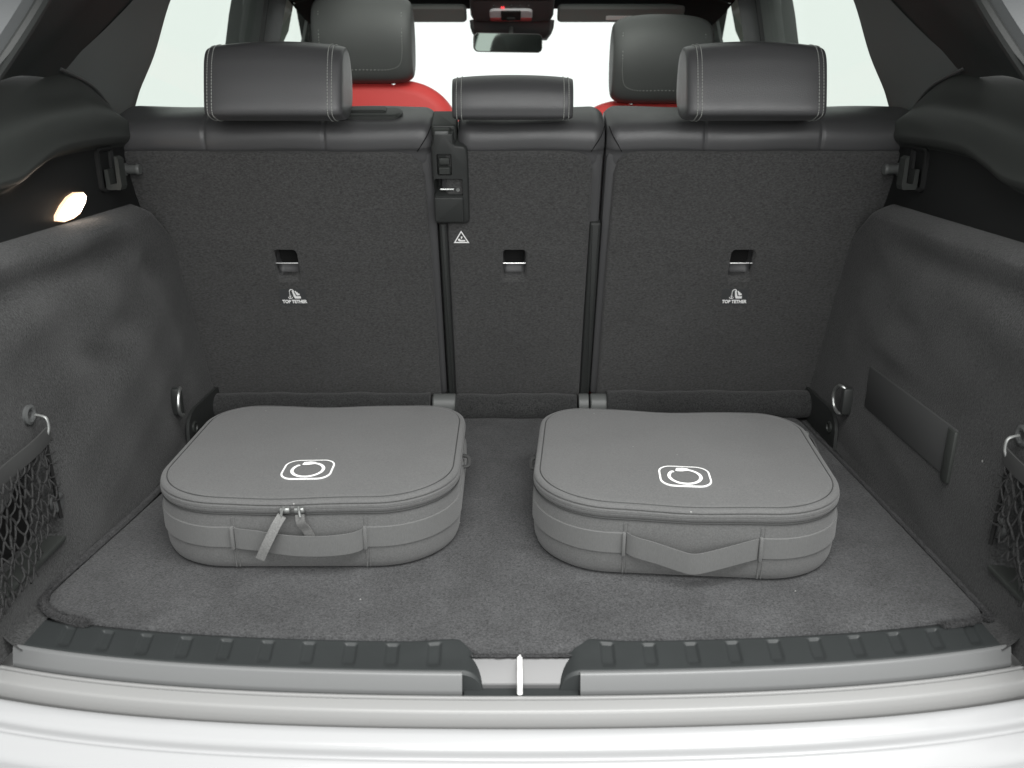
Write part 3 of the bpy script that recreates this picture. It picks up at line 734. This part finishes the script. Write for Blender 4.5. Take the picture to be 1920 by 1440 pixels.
# ------------------------------------------------------------------ front seats
def front_seat(xc, dz, lab):
    t = thing('front_seat', lab, 'seat', (xc, 2.35, 0), 'front seats')
    q = MB()
    pts = [(-.25, -.2), (.25, -.2), (.262, .30), (.252, .44), (.215, .520), (.165, .564), (.10, .584), (.0, .590), (-.10, .584), (-.165, .564), (-.215, .520), (-.252, .44), (-.262, .30)]
    ol = [(p.x, p.y) for p in spline([Vector((a, b + dz, 0)) for a, b in pts], 5, closed=True)]
    T = frame((xc, 2.36, 0), (1, 0, 0), (0, .02, 1))
    q.slab(ol, [(.03, -.10), (.008, -.09), (0, -.065), (0, -.03), (.006, -.008), (.018, .006), (.035, .012)], T=T); obj('backrest', q, M['red'], t, ang=60)
    z0 = .588 + dz
    prof = [(2.335, z0-.005), (2.312, z0+.05), (2.305, z0+.11), (2.318, z0+.165), (2.345, z0+.198), (2.385, z0+.20), (2.425, z0+.16), (2.44, z0+.09), (2.425, z0+.02), (2.385, z0-.012)]
    q = MB(); q.slab(rrect(.44, .70, (.08, .08, .03, .03), 8, (0, .13 + dz)), [(0, -.02), (0, .016), (.006, .022), (.014, .024)], T=T); obj('added_back_shell', q, M['plastic'], t)  # unseen black shell, added to cut red bounce from the backrest
    h, sec = headrest(t, xc, .127, prof, None, M['leather_soft'], crown=.010, p_=4.6, kmin=.62)
    q = MB()
    def rear(tx, z):
        s_ = sec(tx); best = [p for p in s_ if p.y < 2.37]
        return min(best, key=lambda p: abs(p.z-z)) + Vector((0, -.0012, 0))
    path = [rear(-.80, z0 + .15 - .01*i) for i in range(14)]
    zb = z0+.022
    path = [rear(-.82, z0+.16), rear(-.82, z0+.10), rear(-.81, z0+.06), rear(-.74, zb+.006), rear(-.5, zb), rear(0, zb-.002), rear(.5, zb), rear(.74, zb+.006), rear(.81, z0+.06), rear(.82, z0+.10), rear(.82, z0+.16)]
    d = spline(path, 14)
    for i in range(0, len(d)-1, 2): q.tube([d[i], d[i].lerp(d[i+1], .8)], .0009, 4)
    obj('stitching', q, M['thread'], h)
    for s in (-1, 1):
        q = MB(); q.tube([(xc + s*.070, 2.375, z0-.07), (xc + s*.070, 2.375, z0+.02)], .0068, 10); obj('headrest_post', q, M['chrome'], t)
front_seat(-.381, .042, 'red leather front seat with raised headrest cut off by the picture top')
front_seat(.384, -.008, 'red leather front seat with its whole headrest in view')

# ------------------------------------------------------------------ pillars, doors, glass
for side in (-1, 1):
    tail = 'above the lit lamp' if side < 0 else 'above the flap side'
    t = thing('rear_pillar_trim', 'grey grained pillar trim slanting up beside the rear door window ' + tail, 'pillar trim', (side*.65, 1.4, .6), 'rear pillar trims')
    q = MB()
    # lower edge, then up along the window edge and back along the dark seam
    A = [(.648, 1.300, .626), (.655, 1.395, .605), (.660, 1.455, .580), (.664, 1.490, .555), (.667, 1.505, .535), (.672, 1.545, .52)]
    B = [(.625, 1.420, .690), (.628, 1.50, .678), (.632, 1.55, .662), (.636, 1.60, .648), (.641, 1.615, .642), (.656, 1.625, .632)]
    D = [(.600, 1.530, .760), (.602, 1.59, .762), (.605, 1.625, .762), (.609, 1.66, .760), (.616, 1.69, .760), (.634, 1.705, .756)]
    E_ = [(.565, 1.66, .86), (.567, 1.71, .87), (.570, 1.74, .875), (.575, 1.77, .875), (.585, 1.80, .875), (.605, 1.815, .87)]
    cols = [spline([Vector(r[i]) for r in (A, B, D, E_)], 8) for i in range(len(A))]
    rows = [spline([c[j] for c in cols], 5) for j in range(len(cols[0]))]
    q.loft([[(side*p.x, p.y, p.z) for p in r] for r in rows], closed=False)
    q.grid(1, len(rows)-1, lambda a, b: (lambda p: (side*(p.x + .06*a), p.y, p.z))(rows[round(b*(len(rows)-1))][-1]))
    obj('panel', q, M['pillar'], t, ang=60)
    q = MB(); q.tube([(side*p.x - side*.0005, p.y, p.z+.001) for p in spline([Vector((.646, 1.298, .628)), Vector((.652, 1.395, .608)), Vector((.658, 1.452, .584)), Vector((.660, 1.482, .560)), Vector((.655, 1.492, .535))], 6)], .0028, 8); obj('bead', q, M['button'], t)
    t = thing('tailgate_pillar_trim', 'black trim of the tailgate pillar in the upper corner ' + tail, 'pillar trim', (side*.62, 1.1, .6), 'tailgate pillar trims')
    q = MB()
    A = [(.660, 1.38, .612), (.640, 1.20, .618), (.618, 1.10, .612), (.592, 1.00, .600), (.583, .92, .565)]
    B = [(.634, 1.48, .690), (.612, 1.31, .690), (.590, 1.21, .680), (.570, 1.08, .665), (.556, 1.06, .668)]
    D = [(.6085, 1.60, .762), (.586, 1.42, .77), (.565, 1.32, .775), (.546, 1.18, .775), (.531, 1.15, .78)]
    E_ = [(.573, 1.71, .862), (.55, 1.55, .87), (.535, 1.43, .88), (.525, 1.3, .88), (.52, 1.2, .88)]
    cols = [spline([Vector(r[i]) for r in (A, B, D, E_)], 8) for i in range(len(A))]
    rows = [spline([c[j] for c in cols], 5) for j in range(len(cols[0]))]
    q.loft([[(side*p.x, p.y, p.z) for p in r] for r in rows], closed=False); obj('panel', q, M['tailtrim'], t, ang=60)
    # rear door: tinted pane, frame, inner panel
    t = bpy.data.objects.new('rear_door', None); C.objects.link(t); t.parent = car; t.location = Vector((side*.72, 1.9, -.2)) - wloc(car)
    q = MB(); q.plate([(side*.705, 1.35, .40), (side*.705, 2.30, .40), (side*.600, 2.30, .90), (side*.600, 1.35, .90)], (side*.004, 0, .0008)); obj('window_pane', q, M['side_glass'], t)
    q = MB(); q.box((side*.735, 1.85, .05), (.06, 1.1, .84), .02); obj('door_panel', q, M['plastic'], t)
    q = MB(); secs = [[(side*(xx+dx), y + dy, z) for dx, dy in ((-.02, 0), (-.024, .022), (-.005, .035), (.03, .03), (.03, 0))] for xx, y, z in ((.704, 2.215, .36), (.672, 2.235, .56), (.640, 2.255, .72), (.606, 2.285, .90))]
    q.loft(secs); obj('window_frame', q, M['plastic'], t)
    t = thing('middle_pillar', 'black middle pillar with pale grey facing beside the ' + ('raised front headrest' if side < 0 else 'lower front headrest'), 'pillar', (side*.68, 2.4, -.2), 'middle pillars')
    q = MB()
    secs = [[(side*(xx+dx), y + dy, z) for dx, dy in ((-.03, 0), (-.036, .03), (-.03, .16), (.0, .18), (.06, .17), (.06, -.02))] for xx, y, z in ((.71, 2.30, .0), (.69, 2.31, .45), (.672, 2.325, .66), (.650, 2.345, .78), (.62, 2.38, .92))]
    q.loft(secs); obj('pillar_post', q, M['plastic'], t)
    q = MB(); secs = [[(side*(xx), y, z) for xx, y in ((.700-k*.5, 2.272+k*.2), (.690-k*.5, 2.262+k*.2), (.683-k*.5, 2.275+k*.2), (.690-k*.5, 2.298+k*.2))] for z, k in ((.2, -.02), (.5, 0), (.7, .05), (.92, .11))]
    q.loft(secs); obj('glossy_edge', q, M['hinge'], t)
    q = MB(); pts = [(.600, 2.30, .92), (.622, 2.36, .86), (.640, 2.40, .80), (.650, 2.40, .72), (.655, 2.40, .66)]
    q.plate([(side*.672, 2.50, .60), (side*.669, 2.535, .675), (side*.655, 2.60, .715), (side*.640, 2.64, .76), (side*.63, 2.65, .82), (side*.60, 2.66, .92), (side*.600, 2.50, .92), (side*.632, 2.50, .78)], (side*.012, .004, 0)); obj('pale_facing', q, M['palegrey'], t)
    t = bpy.data.objects.new('front_door', None); C.objects.link(t); t.parent = car; t.location = Vector((side*.72, 3.0, -.2)) - wloc(car)
    q = MB(); q.tube(spline([(side*.69, 2.70, .58), (side*.655, 2.86, .70), (side*.636, 2.90, .78), (side*.60, 2.84, .88), (side*.585, 2.7, .93)], 8), .020, 8); obj('window_frame', q, M['plastic'], t)
    q = MB(); q.plate([(side*.71, 2.45, .40), (side*.71, 3.3, .40), (side*.60, 3.3, .92), (side*.60, 2.45, .92)], (side*.004, 0, .0008)); obj('window_pane', q, M['side_glass'], t)
    q = MB(); q.box((side*.735, 2.92, .05), (.06, 1.0, .84), .02); obj('door_panel', q, M['plastic'], t)
    t = thing('front_pillar_trim', 'dark front pillar trim behind the ' + ('raised front headrest' if side < 0 else 'lower front headrest'), 'pillar trim', (side*.62, 2.9, .5), 'front pillar trims')
    q = MB(); secs = [[(side*(xx+dx), y+dy, z) for dx, dy in ((-.055, 0), (-.055, .02), (.06, .06), (.06, .0), (0, -.02))] for xx, y, z in ((.64, 3.3, .35), (.635, 3.15, .55), (.62, 2.98, .74), (.59, 2.75, .92))]
    q.loft(secs); obj('panel', q, M['trim'], t, ang=50)

# ------------------------------------------------------------------ headliner, windscreen, visors, console, mirror
hl = MB()
def hz(x, y): return .915 - .05*(x/.62)**4 - .075*ss((y-.95)/1.95, .72, 1.0)
for x0, x1, y0, y1 in ((-.62, .62, .95, 1.52), (-.62, .62, 2.62, 2.90), (-.62, -.42, 1.52, 2.62), (.42, .62, 1.52, 2.62)):
    hl.grid(12, 16, lambda a, b: (x0+(x1-x0)*a, y0+(y1-y0)*b, hz(x0+(x1-x0)*a, y0+(y1-y0)*b)))
hl.grid(20, 1, lambda a, b: ((a-.5)*1.24, 2.90 + .02*b, .840 - .05*(2*a-1)**4 + .03*b))
o = obj('headliner', hl, M['headliner'], None, origin=(0, 1.9, .9)); o['label'] = 'black cloth headliner along the top of the cabin'; o['category'] = 'headliner'
ws = MB(); ws.grid(12, 8, lambda a, b: ((a-.5)*1.3, 2.90 + .75*b + .10*(1-(2*a-1)**2), .86 - .55*b)); o = obj('windscreen', ws, M['screen_glass'], None, origin=(0, 3.2, .6)); o['label'] = 'clear windscreen, blown out white, beyond the front seats'; o['category'] = 'windscreen'
for side in (-1, 1):
    t = thing('sun_visor', 'folded grey sun visor ' + ('between console and raised headrest' if side < 0 else 'with a bright sliver, between console and lower headrest'), 'sun visor', (side*.33, 2.75, .82), 'sun visors')
    T = frame((side*.322, 2.752, .816), (1, 0, 0), (0, -.45, .42))
    q = MB(); q.slab(rrect(.375, .060, .014, 6), [(.006, -.010), (0, -.004), (0, .004), (.006, .010)], T=T); obj('visor_pad', q, M['visor'], t)
    if side > 0:
        q = MB(); q.slab(rrect(.086, .014, .002, 3, (.0, -.008)), [(0, .008), (0, .0112)], T=T); obj('bright_strip', q, M['white'], t)
cs = thing('overhead_console', 'dark overhead console with reading lamps above the mirror', 'console', (0, 2.72, .82))
q = MB(); T = frame((0, 2.72, .818), (1, 0, 0), (0, -.55, .30))
q.slab(rrect(.245, .135, (.01, .01, .03, .03), 8, (0, .018)), [(0, -.05), (0, -.004), (.004, .004), (.012, .008), (.02, .009)], T=T); obj('console_shell', q, M['console'], cs)
q = MB(); q.slab(rrect(.125, .050, .014, 6, (-.003, .004)), [(0, .006), (0, .012), (.003, .015), (.006, .0155)], T=T); ln = obj('reading_lamp', q, M['lens'], cs)
q = MB(); q.slab(rrect(.123, .018, .007, 5, (-.003, -.0155)), [(0, .010), (0, .0158), (.002, .0165)], T=T); obj('lens_edge', q, M['lens_red'], ln)
q = MB(); q.slab(rrect(.058, .045, .003, 4, (-.003, .004)), [(0, .010), (0, .0165), (.002, .018)], T=T); q.slab(rrect(.026, .014, .003, 4, (-.003, -.008)), [(0, .014), (0, .020), (.002, .0215)], T=T); obj('switch_block', q, M['plastic'], ln)
q = MB()
for i in range(5): q.slab(rrect(.006, .005, .001, 2, (-.052 + .025*i, .042)), [(0, .006), (0, .0115)], T=T)
obj('buttons', q, M['button'], cs)
q = MB(); q.slab(rrect(.009, .005, .002, 3, (-.027, .036)), [(0, .006), (0, .012)], T=T); obj('indicator', q, M['led'], cs)
q = MB(); secs = []
for z, hw, y0, y1 in ((.800, .128, 2.76, 2.95), (.780, .127, 2.78, 2.95), (.765, .122, 2.80, 2.96), (.752, .112, 2.83, 2.97)):
    secs.append([(a*hw, y, z) for a, y in ((-1, y0+.03), (-.9, y0+.005), (-.5, y0), (.5, y0), (.9, y0+.005), (1, y0+.03), (1, y1), (-1, y1))])
q.loft(secs); obj('sensor_housing', q, M['console'], cs, ang=30)
mr = thing('rear_view_mirror', 'rear view mirror hanging below the overhead console', 'mirror', (-.01, 2.73, .735))
T = frame((-.010, 2.742, .734), (1, .37, 0), (0, -.025, 1)) @ Matrix.Diagonal((1.06, 1, 1, 1))
q = MB(); q.slab(rrect(.207, .054, .015, 7), [(.010, -.022), (.002, -.012), (0, -.003), (.0012, .0), (.0025, .0005)], T=T); obj('mirror_case', q, M['console'], mr)
q = MB(); q.slab(rrect(.202, .049, .013, 7), [(0, -.001), (0, .0012)], T=T); obj('mirror_glass', q, M['mirror'], mr)
q = MB(); q.tube([(-.004, 2.765, .75), (-.002, 2.80, .80)], .007, 8); obj('mirror_stem', q, M['steel'], mr)

# ------------------------------------------------------------------ the two grey bags
BW, BD = .406, .345
BO = densify(rrect(BW, BD, (.072, .072, .105, .105), 16), .012)
def bag(name, label, loc, rz, wav, handle, pulls):
    t = thing(name, label, 'bag', loc, 'grey cable bags on the boot mat'); t.rotation_euler.z = rz
    def ztop(x, y):
        r = max(abs(x)/(BW/2), abs(y)/(BD/2))
        k = wav[0]*math.exp(-((x-wav[1])/.06)**2)*ss(abs(y), .10, .17) + wav[2]*math.sin(x*17+wav[3])*math.cos(y*11)
        return k
    def warp(mb):
        mb.v = [(x, y, z + ztop(x, y)*ss(z, .055, .10)) for x, y, z in mb.v]; return mb
    def sway(mb):
        mb.v = [(x*(1+.003*math.sin(z*45)), y*(1+.004*math.sin(z*45)), z) for x, y, z in mb.v]; return mb
    q = MB(); q.slab(BO, [(.016, .0005), (.008, .0015), (.0035, .005), (.0012, .012), (.0004, .022), (0, .036), (0, .05), (0, .064), (.0004, .078), (.0010, .0832), (.004, .0840)])
    for x in (-.083, .087):
        q.tube([(x, -BD/2-.0006, z/1000) for z in range(6, 84, 6)], .0007, 6)
        q.tube([(x+.0045, -BD/2-.0002, z/1000) for z in range(6, 84, 6)], .0005, 6)
    obj('body', warp(sway(q)), M['bag'], t, local=True, ang=50)
    q = MB(); q.slab(BO, [(.004, .0838), (.0004, .0848), (-.0012, .0875), (-.0014, .0905), (-.0004, .0912), (-.0014, .0918), (-.0012, .0950), (.002, .0968)], cap=(False, False)); obj('zip_band', warp(q), M['bag'], t, local=True, ang=50)
    q = MB(); q.tube([(p[0], p[1], .0838) for p in BO], .0011, 6, closed=True); 
    obj('zip_seam', warp(q), M['bagpipe'], t, local=True)
    q = MB(); rings = [(.0018, .0966), (-.0002, .0984), (.0006, .1008), (.0035, .1026), (.0062, .1028), (.0078, .1022), (.0095, .1034)]
    sc = [('s', s_, .1040 + .0022*(1-s_*s_)) for s_ in (.93, .88, .82, .75, .67, .58, .48, .38, .28, .18, .09, .02)]
    q.slab(BO, rings + sc, cap=(False, True)); obj('lid', warp(q), M['bag'], t, local=True, ang=60)
    q = MB(); q.tube([(p[0]*.9625, p[1]*.956, .1024) for p in BO], .0009, 6, closed=True); obj('lid_seam', warp(q), M['bagpipe'], t, local=True)
    # webbing running round the sides, open in front of the handle
    q = MB(); n = len(BO); idx = [i for i in range(n) if not (BO[i][1] < -BD/2+.002 and -.083 < BO[i][0] < .087)]
    st = next(k for k in range(len(idx)) if (idx[k]-idx[k-1]) % n != 1); idx = idx[st:] + idx[:st]
    path = [BO[i] for i in idx]; path = [(.087 if path[0][0] > 0 else -.083, -BD/2)] + path + [(-.083 if path[0][0] > 0 else .087, -BD/2)]
    secs = []
    for i, p in enumerate(path):
        a = Vector(path[max(i-1, 0)]); b = Vector(path[min(i+1, len(path)-1)]); d = (b-a).normalized(); nn = Vector((d.y, -d.x))
        secs.append([(p[0]+nn.x*e, p[1]+nn.y*e, z) for e, z in ((-.001, .0356), (.0014, .0357), (.0019, .0362), (.0019, .0375), (.0019, .0625), (.0019, .0638), (.0014, .0643), (-.001, .0644))])
    q.loft(secs)
    for x in (-.083, .087): q.box((x, -BD/2-.0035, .050), (.0042, .007, .032), .0014)
    obj('webbing', sway(q), M['bagstrap'], t, local=True, ang=25)
    q = MB(); hp = spline([Vector(p) for p in handle], 7); secs = []
    for i, p in enumerate(hp):
        f = i/(len(hp)-1); tw = .18*math.sin(f*PI); hh = .0145
        secs.append([(p.x, p.y - tw*hh*1.2 + e, p.z + w_*math.cos(tw)) for e, w_ in ((.0008, -hh), (-.0008, -hh), (-.0012, 0), (-.0008, hh), (.0008, hh), (.0012, 0))])
    q.loft(secs); obj('handle', q, M['bagstrap'], t, local=True, ang=50)
    # emblem: a rounded square outline round an open ring with a plug at its upper left
    def zt(x, y): 
        r = max(abs(x)/(BW/2), abs(y)/(BD/2)); return .1040 + .0022*(1-r*r) + ztop(x, y) + .0005
    ex, ey = -.001, -.089
    q = MB()
    def flat(pts, lift=.0004):
        vs = [(ex+a*.9, ey+b*.9, zt(ex+a*.9, ey+b*.9) + lift) for a, b in pts]; return vs
    o1 = rrect(.076, .065, .020, 8); o2 = rrect(.0705, .0595, .0175, 8); k = len(o1)
    q.add(flat(o1) + flat(o2) + flat(o1, -.002), [[i, (i+1) % k, k+(i+1) % k, k+i] for i in range(k)] + [[2*k+i, 2*k+(i+1) % k, (i+1) % k, i] for i in range(k)])
    a0, a1 = math.radians(136), math.radians(136+318); m_ = 60
    ri = [(.0208*math.cos(a0+(a1-a0)*i/m_), .0205*math.sin(a0+(a1-a0)*i/m_) - .002) for i in range(m_+1)]
    ro = [(.0258*math.cos(a0+(a1-a0)*i/m_), .0258*math.sin(a0+(a1-a0)*i/m_) - .002) for i in range(m_+1)]
    q.add(flat(ri) + flat(ro), [[i, i+1, m_+2+i, m_+1+i] for i in range(m_)])
    for c, r in (((-.0172, .0125), .0030),):
        q.add(flat([(c[0]+r*math.cos(2*PI*i/12), c[1]+r*math.sin(2*PI*i/12)) for i in range(12)], .0006), [list(range(12))])
    q.add(flat([(-.0125, .0155), (-.0105, .0245), (-.001, .0262), (.0065, .0245), (.0085, .021), (.006, .0165), (-.002, .0140), (-.0095, .0135)], .0007), [list(range(8))])
    obj('emblem', q, M['white'], t, local=True, smooth=False)
    for px_, py_, dirn, path, tabm in pulls:
        q = MB(); q.box((px_, py_, .0905), (.014, .010, .009), .003); q.tube([(px_, py_-.004, .096), (px_+dirn*.002, py_-.010, .093), (px_+dirn*.003, py_-.011, .086)], .0018, 6)
        z_ = obj('zip_slider', q, M['steel'], t, local=True)
        q = MB(); hp = spline([Vector(p) for p in path], 6); secs = []
        for i, p in enumerate(hp):
            d = (hp[min(i+1, len(hp)-1)] - hp[max(i-1, 0)]).normalized(); outw = Vector((0, -1, 0)) if abs(px_) < .15 else Vector((px_/abs(px_), 0, .3)).normalized()
            e = d.cross(outw).normalized()*.0058; th = outw*.0011
            secs.append([p+e+th, p-e+th, p-e-th, p+e-th])
        q.loft(secs); obj('pull_tab', q, tabm, z_, local=True, ang=30)
    for s in (-1, 1):
        q = MB(); x0 = s*(BW/2+.001)
        q.tube(spline([(x0-s*.004, .030, .074), (x0+s*.007, .027, .073), (x0+s*.009, .020, .068), (x0+s*.007, .013, .064), (x0-s*.004, .010, .064)], 5), .0028, 6); obj('side_loop', q, M['bagpipe'], t, local=True)
    return t
FY = -BD/2
bag('cable_bag', 'grey zipped cable bag with two zip pulls hanging over its front handle', (-.277, 1.149, .006), .006, (-.0035, -.03, .0012, .4),
    [(-.080, FY-.003, .050), (-.072, FY-.004, .0495), (-.05, FY-.006, .0485), (-.03, FY-.010, .0475), (.0, FY-.015, .0465), (.035, FY-.0165, .0465), (.062, FY-.0145, .0475), (.078, FY-.009, .048), (.086, FY-.003, .050)],
    [(-.012, FY-.004, -1, [(-.014, FY-.014, .087), (-.020, FY-.022, .078), (-.032, FY-.0285, .055), (-.043, FY-.0275, .033)], M['bagtab']),
     (.006, FY-.004, 1, [(.008, FY-.012, .087), (.009, FY-.012, .075), (.014, FY-.006, .062), (.019, FY-.005, .046)], M['bagtab'])])
bag('cable_bag', 'grey zipped cable bag turned askew, its plain front handle sagging in a v', (.239, 1.126, .006), -.082, (-.0034, .0, .0016, 2.2),
    [(-.080, FY-.003, .052), (-.070, FY-.009, .050), (-.045, FY-.0145, .0465), (-.015, FY-.021, .0405), (.0, FY-.0235, .0385), (.015, FY-.022, .0398), (.045, FY-.014, .0445), (.070, FY-.007, .0485), (.084, FY-.003, .050)],
    [(BW/2+.002, .115, 1, [(BW/2+.006, .110, .088), (BW/2+.012, .098, .084), (BW/2+.016, .080, .074), (BW/2+.017, .062, .066)], M['bagpipe'])])
